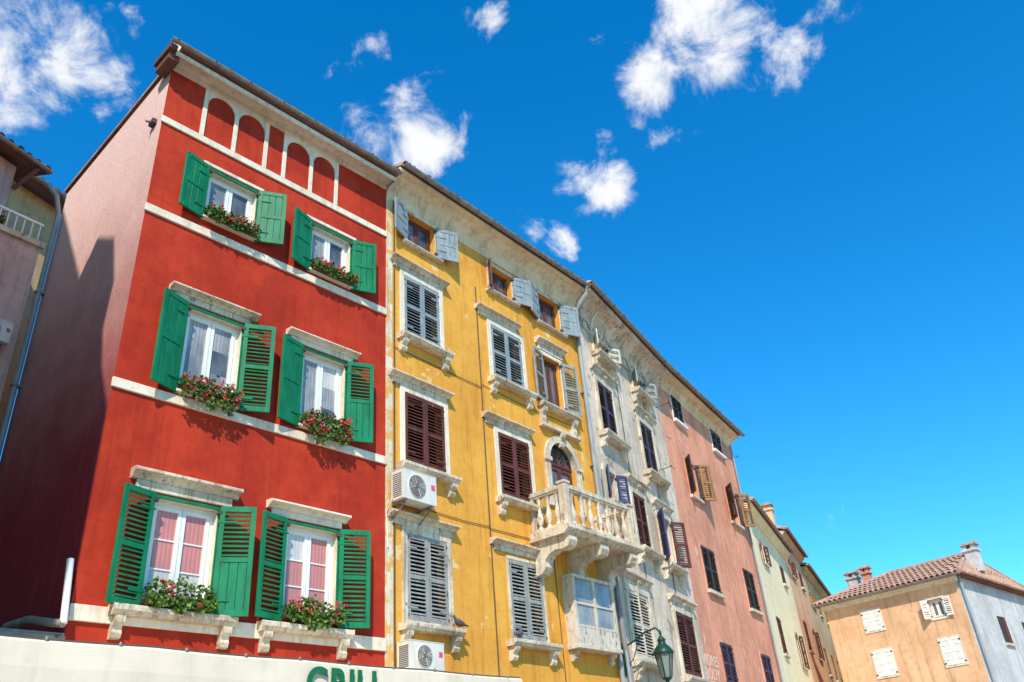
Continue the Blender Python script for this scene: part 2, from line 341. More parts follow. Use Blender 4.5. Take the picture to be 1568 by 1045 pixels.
for us,tp in (([(309,197),(357,224),(404,249)],(337,152)),([(433,264),(474,287),(513,309)],(453,219))):
    uu=[f.at(*p)[0] for p in us]; zt=f.at(*tp)[1]; arcade(mb,uu,zb1+.07,zC,zt)
for i,w in enumerate(W):
    u0,u1,z0,z1=w[0]
    if w[5]:
        a=f.at(*w[5][:2],-.18); b=f.at(*w[5][2:],-.18); hood(mb,a[0],b[0],z1+.07,(a[1]+b[1])/2,'trim' if i%2 else 'stone')
    else:
        mb.box(u0-.12,u1+.12,-.04,0,z1+.08,z1+.15,'trim')
    if i>=4:
        q=((175,930,365,950),(404,957,543,973))[i-4]; a=f.at(q[0],q[1],-.2)[0]; b=f.at(q[2],q[3],-.2)[0]
        sill(mb,a,b,zs[2]+.11,'stone',dep=.2,th=.13,bh=.28)
    else: mb.box(u0-.03,u1+.03,-.09,.1,z0-.05,z0-.004,'trim')
mb.make('trim',R,bevel=.006)
mb=MB()
for i,w in enumerate(W): ring(mb,*w[0],.045,-.025,.0,'green',bottom=False)
mb.make('shutter_frames',R)
PN=[('panegrey','glass'),('panegrey','glass'),('panegrey',('panegrey','glass','panegrey')),('panegrey',('glass','panegrey','panewhite')),
    (('panewhite','panepink','panepink'),('panewhite','panepink','panepink')),(('panepink','panepink','panewhite'),('panepink','panepink','panepink'))]
for i,w in enumerate(W):
    u0,u1,z0,z1=w[0]
    mb=MB(); casement(mb,u0,u1,z0,z1,panes=PN[i],muntin=2 if i>=4 else 0); mb.make('window_%d'%(i+1),R)
    mb=MB(); openpair(mb,u0,u1,z0-.06,z1+.05,'green',w[1],w[2],w[3],w[4]); mb.make('shutters_%d'%(i+1),R,bevel=.003)
mb=MB(); tileroof(mb,-.05,uR,EY,zE+.07,dep+.05,zrear+.1,pitch=.2); gutter(mb,-.26,uR+.02,EY-.06,zE+.06,rr=.055)
mb.box(-.24,-.101,EY+.02,.22,zE-.06,zE+.05,'soffit'); mb.box(-.2,-.003,-.30,.2,zE-.22,zE-.061,'soffit')
mb.make('roof',R)
mb=MB()
mb.tube([(-.35,dep-.0,zrear-.0),(-.2,dep-.1,zrear-.25),(-.1,dep-.15,zrear-.7),(-.1,dep-.15,0)],.05,'pipe')
a=SIDE.at(108,857,-.12); b=SIDE.at(97,955,-.12)
mb.tube([(-.12,-a[0],a[1]),(-.12,-b[0],b[1])],.045,'upvc'); mb.tube([(-.12,-b[0],b[1]),(-.2,-b[0]+.15,b[1]+.03),(-.35,-b[0]+.5,b[1]+.12),(-.45,-b[0]+.9,b[1]+.1)],.05,'metal')
for z in (5,7,9,11): mb.box(-.17,0,dep-.2,dep-.1,z,z+.04,'metal')
mb.make('drainpipes',R)
mb=MB(); a=SIDE.at(238,187); mb.box(-.08,-.003,-a[0]-.08,-a[0]+.08,a[1]-.1,a[1]-.0,'iron'); mb.tube([(-.06,-a[0],a[1]-.04),(-.16,-a[0],a[1]-.09)],.02,'metal',6); mb.make('gable_wall_lamp',R)
mb=MB()
z=SIDE.at(60,965,-.4)[1]
gutter(mb,-.9,-.02,.0,z,rr=.07)
mb.prof([(0.0,z+.05),(4.3,z+.35),(4.3,z+.28),(0,z-.0)],-1.0,-.01,'metal')
mb.make('lean_to_canopy',R)
def flowers(name,fac,u0,u1,z,y,droop=.2,red=.5,dens=1.,ht=.2):
    mb=MB(); mb.prof([(y-.05,z),(y+.07,z),(y+.085,z+.10),(y-.06,z+.10)],u0+.05,u1-.05,'planter')
    cl=[((k_+random.uniform(.1,.9))/6,random.uniform(.5,1.15)) for k_ in range(6)]
    for i in range(int(900*dens*(u1-u0))):
        t=random.random(); 
        if random.random()<.6: t=min(1,max(0,random.choice(cl)[0]+random.gauss(0,.07)))
        u=u0+(u1-u0)*t; env=sum(wt*math.exp(-((t-c_)/.12)**2) for c_,wt in cl); env=min(1.25,.35+.6*env)
        yy=y+random.gauss(0,.07)-.02; zz=z+.07+random.uniform(-.25,1)*ht*env
        if random.random()<.5: yy=y-.07-random.random()*.09; zz=z+.12-random.random()*(droop+.06)*env
        c=Vector((u,yy,zz)); s=random.uniform(.016,.036)
        a=Vector((random.gauss(0,1),random.gauss(0,1),random.gauss(0,1))).normalized(); b=a.cross(Vector((random.gauss(0,1),random.gauss(0,1),random.gauss(0,.6)))).normalized()
        mb.poly([c-a*s,c-a*s*.3+b*s*.8,c+a*s*.7+b*s*.5,c+a*s,c+a*s*.5-b*s*.7,c-a*s*.4-b*s*.8],'leaf' if random.random()<.65 else 'leafd')
    for i in range(int(26*red*(u1-u0))+3):
        t=random.random(); u=u0+(u1-u0)*t; c0=Vector((u,y-.06-random.random()*.13,z+random.uniform(-droop*.6,ht*1.05)+.08)); k=random.choice(['petal','petal','petal2'])
        for j in range(14):
            c=c0+Vector([random.gauss(0,.016) for _ in range(3)]); s=.014
            a=Vector([random.gauss(0,1) for _ in range(3)]).normalized(); b=a.cross(Vector([random.gauss(0,1) for _ in range(3)])).normalized()
            mb.poly([c-a*s,c+b*s,c+a*s,c-b*s],k)
    return mb.make(name,fac=fac)
for i,w in enumerate(W):
    u0,u1,z0,z1=w[0]
    flowers('flower_box' if i==0 else 'flower_box.%03d'%i,RED,u0+.0,u1-.0,z0-.02,-.11,droop=(.16,.16,.24,.3,.1,.16)[i],red=(.8,1.6,1.6,2.0,.2,.8)[i],dens=(1.1,1.2,1.1,1.4,1.3,1.2)[i],ht=(.14,.16,.17,.2,.28,.22)[i])
# ================================================================= YELLOW HOUSE
Y=empty('yellow_house',YEL); f=YEL
EY=-.5; zE=(f.at(625,262,EY)[1]+f.at(890,432,EY)[1])/2; zF=f.zz(600,306,870,482)
att=[f.q(623,328,666,350,621,371,664,392),f.q(748,406,783,427,748,442,783,462),f.q(822,449,856,468,823,490,856,510)]
c=dict(
 a1=f.q(619,425,672,449,617,512,672,535), a2=f.q(750,498,797,521,755,578,801,598),
 b1=f.q(618,600,680,626,620,708,680,726), b2=f.q(760,661,809,682,768,757,815,775),
 d1=f.q(622,815,684,834,623,946,686,962), d2=f.q(778,857,828,868,784,973,836,988))
a3=f.q(827,543,856,557,836,617,864,631)
door=f.q(838,672,878,690,846,775,888,790)
bay=f.q(860,888,925,903,869,988,932,1000)
holes=att+list(c.values())+[a3,door]
mb=MB(); wall(mb,0,uy,0,zE-.02,holes,'yellow'); body(mb,0,uy,zE-.02,8,'yellow'); mb.make('walls',Y)
zF=max(zF,max(q[3] for q in att)+.08)
mb=MB()
mb.prof([(0,zF),(-.025,zF),(-.03,zE-.55),(-.07,zE-.4),(-.16,zE-.25),(-.32,zE-.13),(-.45,zE-.1),(-.45,zE-.02),(0,zE-.02)],.0,uy,'cream_frieze'); mb.make('eaves_cornice',Y)
mb=MB(); mb.box(.0,.17,-.012,0,0,zF,'quoin')
mb.make('whitewashed_pilaster',Y)
mb=MB()
for k,(u0,u1,z0,z1) in c.items():
    ring(mb,u0,u1,z0,z1,.12 if k!='d2' else .06,-.035,0,'stone' if k[0]=='d' else 'trim')
hd={'a1':(605,399,690,440),'a2':(735,468,800,500),'b1':(603,571,696,610),'b2':(747,633,821,668),'d1':(603,779,706,818),'d2':(760,825,834,850)}
for k,p in hd.items():
    u0,u1,z0,z1=c[k]; a=f.at(p[0],p[1],-.18); b=f.at(p[2],p[3],-.18)
    hood(mb,min(a[0],u0-.14),b[0],z1+.12,max((a[1]+b[1])/2,z1+.32),'stone')
    sill(mb,u0-.2,u1+.2,z0-.08 if k!='d2' else z0-.06,'stone',dep=.24,th=.11,bh=.26)
u0,u1,z0,z1=a3; hood(mb,u0-.2,u1+.2,z1+.12,z1+.4,'stone'); ring(mb,u0,u1,z0,z1,.1,-.03,0,'trim'); sill(mb,u0-.35,u1+.35,z0-.1,'stone',dep=.22,th=.1,br=True,bh=.4)
for (u0,u1,z0,z1) in att: ring(mb,u0,u1,z0,z1,.07,-.03,0,'stone'); sill(mb,u0-.15,u1+.15,z0-.05,'stone',dep=.12,th=.07,br=False)
mb.make('stone_trim',Y,bevel=.006)
ks={'a1':'bluegrey','a2':'bluegrey','b1':'brown','b2':'brown','d1':'grey','d2':'grey'}
for k,q in c.items():
    mb=MB(); closedpair(mb,*q,ks[k],y=-.005); mb.make('shutters_'+k,Y)
mb=MB()
for i,q in enumerate(att):
    casement(mb,*q,k='brown',y=.14)
    if i==1:
        w_=(q[1]-q[0])/2+.12; shutter(mb,q[1]+.02,-.05,q[2]-.02,.95,-.3,w_,q[3]-q[2]+.04,'bluegrey','P'); shutter(mb,q[0]-.02,-.05,q[2]-.02,-.6,-.8,.2,q[3]-q[2]+.04,'brown','P')
    else: openpair(mb,*q,'bluegrey',18,22,'P','P',ext=.10,lz=.02)
casement(mb,*a3,k='brown',y=.12,panes=('panegrey','glass')); openpair(mb,*a3,'grey',12,14,'L','L',ext=.12,lz=.05)
mb.make('small_windows',Y)
u0,u1,z0,z1=door; cu=(u0+u1)/2; rr=(u1-u0)/2
mb=MB(); zsp=z1-rr
n=14
def arc(r_): return [(cu-r_*math.cos(math.pi*i/n),zsp+r_*math.sin(math.pi*i/n)) for i in range(n+1)]
A,Bq=arc(rr),arc(rr+.17)
for i in range(n):
    mb.poly([(A[i][0],-.06,A[i][1]),(A[i+1][0],-.06,A[i+1][1]),(Bq[i+1][0],-.06,Bq[i+1][1]),(Bq[i][0],-.06,Bq[i][1])],'stone')
    mb.poly([(Bq[i][0],-.06,Bq[i][1]),(Bq[i+1][0],-.06,Bq[i+1][1]),(Bq[i+1][0],0,Bq[i+1][1]),(Bq[i][0],0,Bq[i][1])],'stone')
    mb.poly([(A[i][0],-.06,A[i][1]),(A[i+1][0],-.06,A[i+1][1]),(A[i+1][0],.1,A[i+1][1]),(A[i][0],.1,A[i][1])],'stone')
    mb.poly([(A[i][0],.0,A[i][1]),(A[i+1][0],.0,A[i+1][1]),(A[i+1][0],.0,z1+.01),(A[i][0],.0,z1+.01)],'stone')
mb.box(u0-.17,u0,-.06,0,z0,zsp,'stone'); mb.box(u1,u1+.17,-.06,0,z0,zsp,'stone')
mb.box(u0-.22,u0+.02,-.1,-.061,zsp-.06,zsp+.04,'stone'); mb.box(u1-.02,u1+.22,-.1,-.061,zsp-.06,zsp+.04,'stone')
bracket(mb,cu,.15,z1+.25,.36,.16,'stone')
mb.box(u0-.25,u1+.25,-.14,0,z1+.25,z1+.33,'stone')
casement(mb,u0,u1,z0,zsp-.03,k='brown',y=.12,panes=('glass','glass')); mb.box(u0,u1,.1,.16,zsp-.03,zsp+.03,'brown')
for i in range(1,6):
    a=math.pi*i/6; mb.tube([(cu,.11,zsp),(cu-rr*math.cos(a),.11,zsp+rr*math.sin(a))],.015,'iron',6)
for r_ in (.5,.98): mb.tube([(cu-rr*r_*math.cos(math.pi*i/n),.11,zsp+rr*r_*math.sin(math.pi*i/n)) for i in range(n+1)],.02,'brown',6)
mb.poly([(u0,.15,zsp),(u1,.15,zsp),(u1,.15,z1),(u0,.15,z1)],'glass')
mb.make('balcony_door',Y)
BD=.95
fl=f.at(862,741,-BD); fr_=f.at(966,776,-BD); zr=(fl[1]+fr_[1])/2; zsl=f.at(872,806,-BD)[1]
ub0,ub1=fl[0],fr_[0]
mb=MB()
mb.prof([(0,zsl-.14),(-BD+.06,zsl-.14),(-BD+.0,zsl-.1),(-BD-.06,zsl-.06),(-BD-.08,zsl-.05),(-BD-.08,zsl+.02),(0,zsl+.02)],ub0-.08,ub1+.08,'stone')
def rail(x0,x1,y0,y1):
    mb.box(x0,x1,y0,y1,zr-.1,zr,'stone'); mb.box(x0+.02,x1-.02,y0+.02,y1-.02,zr-.14,zr-.1,'stone'); mb.box(x0,x1,y0,y1,zsl+.02,zsl+.1,'stone')
rail(ub0+.17,ub1-.17,-BD-.02,-BD+.14)
for a,b in ((ub0,ub0+.16),(ub1-.16,ub1)): rail(a,b,-BD+.15,-.002)
for u in (ub0+.08,ub1-.08):
    mb.box(u-.09,u+.09,-BD-.03,-BD+.15,zsl+.02,zr+.0,'stone'); mb.box(u-.11,u+.11,-BD-.05,-BD+.17,zr,zr+.06,'stone')
    mb.box(u-.07,u+.07,-.1,-.0,zsl+.1,zr-.14,'stone')
b0_=zsl+.1; hh=zr-.14-b0_
bp=[(.06,0),(.06,.06),(.032,.09),(.038,.13),(.07,.26),(.076,.36),(.055,.48),(.033,.62),(.028,.75),(.042,.80),(.033,.84),(.055,.9),(.06,1.)]
for i in range(7):
    u=ub0+.17+(ub1-ub0-.34)*(i+.5)/7; mb.lathe((u,-BD+.06,b0_),[(r_,z_*hh) for r_,z_ in bp],'stone',10)
for i in range(3):
    y=-BD+.15+(BD-.25)*(i+.5)/3
    for u in (ub0+.08,ub1-.08): mb.lathe((u,y,b0_),[(r_,z_*hh) for r_,z_ in bp],'stone',10)
for u in (ub0+.16,(ub0+ub1)/2,ub1-.16):
    z=zsl-.14; mb.prof([(0,z),(-BD+.03,z),(-BD+.0,z-.12),(-BD+.06,z-.23),(-BD+.2,z-.27),(-BD*.6,z-.24),(-.38,z-.3),(-.27,z-.4),(-.28,z-.54),(-.16,z-.66),(0,z-.68)],u-.13,u+.13,'stone')
mb.make('balcony',Y,bevel=.008)
u0,u1,z0,z1=bay; mb=MB()
pj=.28
for a,b in ((u0,u0+.09),(u1-.09,u1),((u0+u1)/2-.04,(u0+u1)/2+.04)): mb.box(a,b,-pj,-pj+.06,z0,z1,'oldwood')
mb.box(u0-.02,u1+.02,-pj-.02,-.001,z1,z1+.07,'oldwood'); mb.box(u0-.03,u1+.03,-pj-.03,-.001,z0-.08,z0,'oldwood')
mb.box(u0,u0+.04,-pj+.06,-.001,z0,z1,'oldwood'); mb.box(u1-.04,u1,-pj+.06,-.001,z0,z1,'oldwood')
hb=(z1-z0)
for t in (.26,.60): mb.box(u0+.09,u1-.09,-pj+.01,-pj+.04,z0+hb*t,z0+hb*t+.05,'oldwood')
mb.box(u0+.09,u1-.09,-pj+.015,-pj+.035,z0,z0+hb*.26,'oldwood')
mb.poly([(u0+.09,-pj+.036,z0+hb*.26),(u1-.09,-pj+.036,z0+hb*.26),(u1-.09,-pj+.036,z1),(u0+.09,-pj+.036,z1)],'panegrey')
for u in (u0+.1,u1-.1): bracket(mb,u,.1,z0-.08,.22,.2,'stone')
mb.make('glazed_bay_window',Y,bevel=.004)
mb=MB(); tileroof(mb,0.0,uy+.05,EY,zE+.06,4,zE+1.5); tileroof(mb,0,uy+.05,8.3,zE+.06,4,zE+1.5); gutter(mb,0.02,uy+.05,EY-.06,zE+.03,rr=.07); mb.make('roof',Y)
mb=MB()
up0=uy-.12
mb.tube([(uy-.05,EY-.06,zE-.05),(uy-.08,EY-.02,zE-.25),(up0,-.3,zE-.5),(up0,-.12,zE-.75),(up0,-.1,zE-1.1),(up0,-.1,0)],.055,'pipe',10)
for z in range(3,12,2): mb.box(up0-.08,up0+.08,-.11,0,z,z+.035,'metal')
zc=f.at(727,440)[1]; uc=f.at(727,440)[0]
mb.tube([(uc,-.015,zc),(uc+.005,-.015,0)],.013,'cable',6)
mb.tube([(.22,-.02,zF),(.2,-.02,5),(.22,-.02,0)],.014,'cable',6)
z=c['a1'][2]-.42; mb.tube([(.2,-.02,z),(c['a1'][1]+.2,-.02,z-.02),(uc,-.02,z-.03)],.008,'cable',5)
z=c['d1'][3]+.55; mb.tube([(.2,-.02,z),(2,-.02,z-.03),(uc,-.02,z-.0)],.008,'cable',5)
z=c['d2'][3]+.52; mb.tube([(uc,-.02,z),(uc+1.4,-.02,z+.02),(c['d2'][1]+.5,-.02,z-.05),(c['d2'][1]+.5,-.02,3)],.009,'cable',5)
z=c['a2'][2]-.35; mb.tube([(uc,-.02,z),(uc+1.5,-.02,z-.05),(uy-.3,-.02,z)],.007,'cable',5)
mb.make('pipes_and_cables',Y)
def aircon(name,fac,x,y0,z,w,hh,dp=.3):
    mb=MB(); a,b=x,x+w; yf=y0-dp
    mb.box(a,b,yf,y0,z,z+hh,'acw')
    c=Vector((a+w*.40,yf,z+hh*.5)); rr=hh*.40; ax=Vector((0,-1,0))
    mb.lathe(c,[(rr,.0),(rr,.012),(rr*.94,.018)],'acw',28,ax); mb.lathe(c,[(rr*.93,.0),(rr*.93,.0185)],'acd',28,ax)
    for k in range(1,7):
        r_=rr*.93*k/7; mb.tube([c+Vector((r_*math.cos(t*math.pi/12),-.024,r_*math.sin(t*math.pi/12))) for t in range(25)],.0028,'acw',4)
    for k in range(4):
        t=k*math.pi/2+.4; mb.tube([c+Vector((0,-.026,0)),c+Vector((rr*.92*math.cos(t),-.026,rr*.92*math.sin(t)))],.004,'acw',4)
    mb.lathe(c,[(rr*.18,.02),(rr*.18,.032)],'acd',14,ax)
    for k in range(12):
        zz=z+.05+(hh-.1)*k/12; mb.box(a-.004,a-.0,yf+.04,y0-.04,zz,zz+.018,'acd')
    mb.box(b-w*.16,b-w*.05,yf-.003,yf,z+hh*.5,z+hh*.7,'petal2')
    mb.box(a-.006,b+.006,yf-.006,y0+.0,z+hh,z+hh+.012,'acw')
    for u in (a+.1,b-.1):
        mb.box(u-.02,u+.02,yf+.02,0,z-.045,z-.004,'metal'); mb.tube([(u,-.01,z-.3),(u,yf+.05,z-.05)],.014,'metal',6)
    mb.tube([(a+.05,y0-.05,z+.1),(a-.03,y0-.03,z+.02),(a-.05,-.03,z-.2),(a-.02,-.03,z-.8)],.012,'acw',6)
    mb.make(name,fac=fac,bevel=.008)
for nm,(px0,py0,px1,py1) in (('air_conditioner',(617,716,669,776)),('air_conditioner.001',(628,980,681,1030))):
    a=f.at(px0,py0,-.4);b=f.at(px1,py1,-.4); aircon(nm,YEL,a[0],-.1,b[1],b[0]-a[0],min(a[1]-b[1],(b[0]-a[0])*.8))
# ================================================================= BEIGE HOUSE
Bh=empty('beige_house',WHI); f=WHI
EY=-.6; zE=(f.at(915,448,EY)[1]+f.at(1012,552,EY)[1])/2; zF=zE-.85
wl=[(f.q(914,588,937,603,919,660,941,672),'navy','c'),(f.q(977,646,997,662,987,716,1006,735),'navy','c'),
 (f.q(907,518,925,533,910,540,928,554),'oldwood','o'),(f.q(966,572,982,588,969,594,985,610),'grey','o'),
 (f.q(924,718,940,732,929,762,944,775),'blue','o'),(f.q(966,756,984,765,976,835,996,845),'brown','c'),
 (f.q(1006,788,1024,803,1015,858,1033,870),'brown','o'),(f.q(960,905,990,915,970,1005,1003,1016),'oldwood','c'),(f.q(1032,936,1060,950,1044,1028,1072,1042),'brown','c')]
mb=MB(); wall(mb,0,uw,0,zE-.02,[w[0] for w in wl],'white'); body(mb,0,uw,zE-.02,8,'white'); mb.make('walls',Bh)
mb=MB(); n=8
cv=[(0,zF)]+[(-.5*(1-math.cos(math.pi/2*i/n)),zF+.05+(zE-.15-zF-.05)*math.sin(math.pi/2*i/n)) for i in range(n+1)]+[(-.55,zE-.13),(-.55,zE-.02),(0,zE-.02)]
mb.prof(cv,0,uw,'white'); mb.box(0,uw,-.05,-.001,zF-.07,zF,'stone')
for i in range(9):
    u=.35+(uw-.7)*i/8
    mb.prof([(y-.03,z) for y,z in cv[1:n+2]]+[(0,zE-.12)],u-.05,u+.05,'stone')
    if i<8:
        um=u+(uw-.7)/16; hw_=(uw-.7)/16-.06
        for j in range(8):
            t0,t1=math.pi*j/8,math.pi*(j+1)/8
            mb.tube([(um-hw_*math.cos(t0),-.05,zF-.02+hw_*math.sin(t0)),(um-hw_*math.cos(t1),-.05,zF-.02+hw_*math.sin(t1))],.03,'stone',5)
mb.make('coved_cornice',Bh)
mb=MB(); mt=MB()
for (q,k,s) in wl:
    ring(mt,*q,.13,-.07,0,'stone'); sill(mt,q[0]-.26,q[1]+.26,q[2]-.1,'stone',dep=.3,th=.12,bh=.3)
    if q[3]-q[2]>.9: hood(mt,q[0]-.26,q[1]+.26,q[3]+.13,q[3]+.42,'stone'); bracket(mt,(q[0]+q[1])/2,.14,q[3]+.3,.2,.14,'stone')
    if s=='c': closedpair(mb,*q,k,y=-.02)
    else:
        casement(mb,*q,k='brown',y=.14); openpair(mb,*q,k,30,35,'L','L',ext=.0,y=-.09)
q=wl[6][0]; shutter(mb,q[0]-.15,-.1,q[2],-.8,-.6,.45,q[3]-q[2],'blue','L')
mb.make('windows_and_shutters',Bh); mt.make('stone_trim',Bh,bevel=.008)
mb=MB(); tileroof(mb,-.1,uw,EY,zE+.06,4,zE+1.5); tileroof(mb,-.1,uw,8.3,zE+.06,4,zE+1.5); gutter(mb,-.1,uw+.02,EY-.06,zE+.03,rr=.07)
mb.make('roof',Bh)
mb=MB(); mb.tube([(.2,-.12,9),(.2,-.1,0)],.04,'pipe')
mb.tube([(.15,-.1,6.2),(.15,-.1,5),(.3,-.1,4.4),(.3,-.1,0)],.06,'metal')
for (a,b) in ((1003,625),(1006,722)):
    u,z=f.at(a,b); mb.tube([(u,0,z),(u,-.5,z+.05)],.012,'iron',5); mb.tube([(u-.1,-.45,z+.05),(u+.35,-.45,z+.05)],.01,'iron',5)
for u_ in (2.45,4.6): mb.tube([(u_,-.02,zF),(u_+.02,-.02,6),(u_,-.02,0)],.011,'cable',5)
mb.make('pipes_and_brackets',Bh)
# ================================================================= SALMON HOUSE
S=empty('salmon_house',PNK); f=PNK
EY=-.5; zE=(f.at(1030,570,EY)[1]+f.at(1128,660,EY)[1])/2
wl=[(f.q(1026,606,1041,618,1031,640,1046,655),'dgreen','c'),(f.q(1086,658,1100,668,1092,688,1106,700),'dgreen','c'),
 (f.q(1048,704,1062,714,1057,757,1071,768),'ochrewood','o'),(f.q(1110,748,1124,758,1119,797,1133,808),'ochrewood','o'),
 (f.q(1072,836,1091,845,1083,903,1103,912),'dgreen','c'),(f.q(1137,871,1152,880,1146,930,1162,940),'dgreen','c'),
 (f.q(1100,982,1118,990,1112,1046,1131,1054),'navy','c'),(f.q(1164,1000,1178,1008,1172,1050,1187,1060),'navy','c')]
mb=MB(); wall(mb,0,up,0,zE-.02,[w[0] for w in wl],'pink'); body(mb,0,up,zE-.02,8,'pink')
mb.prof([(0,zE-.5),(-.02,zE-.5),(-.04,zE-.35),(-.16,zE-.18),(-.42,zE-.1),(-.42,zE-.02),(0,zE-.02)],0,up,'cream_frieze'); mb.make('walls',S)
mb=MB()
for i,(q,k,s) in enumerate(wl):
    mb.box(q[0]-.1,q[1]+.1,-.12,-.001,q[2]-.1,q[2]-.0,'upvc' if i<2 else 'stone'); ring(mb,*q,.06,-.03,-.001,'upvc' if i<2 else 'pink',bottom=False)
    if s=='c': closedpair(mb,*q,k,y=-.02)
    else: casement(mb,*q,k='brown',y=.14,panes=('panegrey','glass')); openpair(mb,*q,'dgreen',40,48,'L','L',ext=0); shutter(mb,q[1]+.05,-.16,q[2],.75,-.66,.44,q[3]-q[2],k,'L')
mb.make('windows_and_shutters',S)
mb=MB(); tileroof(mb,0.02,up+.15,EY,zE+.06,4,zE+1.5); tileroof(mb,0.02,up+.15,8.3,zE+.06,4,zE+1.5); gutter(mb,.0,up+.2,EY-.06,zE+.03,rr=.075); mb.make('roof',S)
mb=MB()
for (a,b) in ((1062,624),(1108,705)):
    u,z=f.at(a,b); mb.tube([(u,0,z),(u,-.6,z)],.012,'iron',5); mb.tube([(u-.2,-.55,z),(u+.2,-.55,z)],.01,'iron',5)
mb.tube([(up-.25,-.08,zE-.4),(up-.25,-.08,0)],.03,'pipe')
mb.make('pipe_and_brackets',S)
def letter(txt,parent,u,y,z,hgt,wd,k,ex=.004,off=.0):
    tx=bpy.data.curves.new('lettering','FONT'); tx.body=txt; tx.extrude=ex; tx.offset=off; tx.space_character=1.06
    to=bpy.data.objects.new('lettering_'+txt.lower(),tx); bpy.context.collection.objects.link(to); to.parent=parent
    tx.size=hgt/.7; to.rotation_euler=(math.pi/2,0,0); to.location=(u,y,z); tx.materials.append(M[k])
    bpy.context.view_layer.update(); to.scale.x=wd/max(to.dimensions.x,.01)
a=f.at(1076,1008); b=f.at(1098,1014); letter('VIDRES',S,a[0],-.004,a[1]-.15,.3,b[0]-a[0]+.1,'signwhite',.002)
a=f.at(1080,1030); letter('BODY',S,a[0],-.004,a[1]-.15,.3,b[0]-a[0],'signwhite',.002)
# ================================================================= FAR ROW
def farhouse(name,u0,u1,eave,wallk,shk,rows,cols,chim=None,z_first=1.1):
    f=CRM; p=CRM.w(u0); ff=Fac(p.x,p.y,23.4); E=empty(name,ff); w=u1-u0; EYy=-.4
    zE=eave; hs=[]
    for r_ in range(rows):
        zt=zE-z_first-r_*2.9
        for c_ in range(cols):
            uc=w*(c_+.5)/cols; hs.append((uc-.36,uc+.36,zt-(1.35 if r_ else .8),zt))
    mb=MB(); wall(mb,0,w,0,zE,hs,wallk); body(mb,0,w,zE,7,wallk)
    mb.prof([(0,zE-.3),(-.05,zE-.3),(-.3,zE-.08),(-.3,zE),(0,zE)],0,w,wallk); mb.make('walls',E)
    mb=MB()
    for i,q in enumerate(hs):
        mb.box(q[0]-.1,q[1]+.1,-.1,-.001,q[2]-.09,q[2],'stone')
        if (i*7)%3: closedpair(mb,*q,shk,y=-.02)
        else: casement(mb,*q,k='brown',y=.14); openpair(mb,*q,shk,8,14,'L','L',ext=-.03)
    mb.make('windows_and_shutters',E)
    mb=MB(); tileroof(mb,-.1,w+.1,EYy,zE+.05,3.5,zE+1.3); tileroof(mb,-.1,w+.1,7.3,zE+.05,3.5,zE+1.3); gutter(mb,-.1,w+.1,EYy-.05,zE+.02,rr=.06)
    if chim: chimney(mb,chim[0],chim[1],zE+.3,.5,1.0,wallk)
    mb.make('roof',E); return ff,zE
ucr=[0,CRM.at(1212,900)[0],CRM.at(1240,925)[0],CRM.at(1262,950)[0]+6]
z1_=CRM.at(1160,776,-.4)[1]; z2_=CRM.at(1228,850,-.4)[1]+.3; z3_=CRM.at(1252,886,-.4)[1]
farhouse('cream_house',ucr[0]+.02,ucr[1],z1_,'creamw','brown',3,2)
farhouse('peach_house',ucr[1]+.02,ucr[2],z2_,'orange','brown',3,2,chim=(1.,.4))
farhouse('tan_house',ucr[2]+.02,ucr[3],z3_,'beige2','ochrewood',3,4)
# ================================================================= END HOUSE
r=ray(1460,880); hd_=Vector((r.x,r.y)); dist=39.0; p=hd_.normalized()*dist
END=Fac(p.x,p.y,134.6); f=END
E=empty('apricot_house',END); ul=f.at(1262,930)[0]; zE=f.at(1460,882)[1]
wl=[f.q(1321,937,1348,934,1326,968,1352,964),f.q(1420,919,1443,916,1427,948,1450,944),f.q(1337,998,1366,994,1344,1037,1373,1034),f.q(1440,979,1470,975,1448,1020,1478,1016)]
extra=list(wl)
for i in (2,3):
    q=wl[i]; extra.append((q[0],q[1],q[2]-2.9,q[3]-2.9))
mb=MB(); wall(mb,ul,0,0,zE,extra,'orange'); DP=8.5
mb.poly([(ul,0,0),(ul,0,zE),(ul,DP,zE),(ul,DP,0)],'orange'); mb.poly([(ul,DP,0),(ul,DP,zE),(0,DP,zE),(0,DP,0)],'greyw'); mb.poly([(0,0,0),(0,DP,0),(0,DP,zE),(0,0,zE)],'greyw')
mb.prof([(0,zE-.22),(-.06,zE-.22),(-.1,zE-.12),(-.22,zE-.06),(-.22,zE),(0,zE)],ul-.1,.1,'trim'); mb.make('walls',E)
mb=MB()
for i,q in enumerate(extra):
    ring(mb,*q,.07,-.03,0,'trim')
    if i==1: casement(mb,*q,k='upvc',y=.14); openpair(mb,*q,'upvc',50,10,'L','L',ext=0)
    else: closedpair(mb,*q,'upvc',y=-.02,style='P')
mb.make('windows_and_shutters',E)
mb=MB()
for (y0,z) in ((3.4,zE-1.3),(6.4,zE-1.3),(3.4,zE-4.3),(6.4,zE-4.3)):
    mb.box(.0,.03,y0,y0+.8,z-1.1,z,'dgreen'); mb.box(.0,.1,y0-.1,y0+.9,z-1.2,z-1.1,'stone')
    mb.box(.0,.05,y0+.42,y0+.8,z-1.1,z,'brown')
mb.tube([(.1,.2,zE),(.1,.2,0)],.06,'pipe'); mb.make('side_windows_and_pipe',E)
mb=MB(); ov=.35; A0=Vector((ul-ov,-ov,zE+.03)); A1=Vector((ov,-ov,zE+.03)); A2=Vector((ov,DP+ov,zE+.03)); A3=Vector((ul-ov,DP+ov,zE+.03))
zr_=zE+1.6
R0=Vector((ul-ov+2.0,DP/2,zr_)); R1=Vector((ov-1.0,DP/2,zr_))
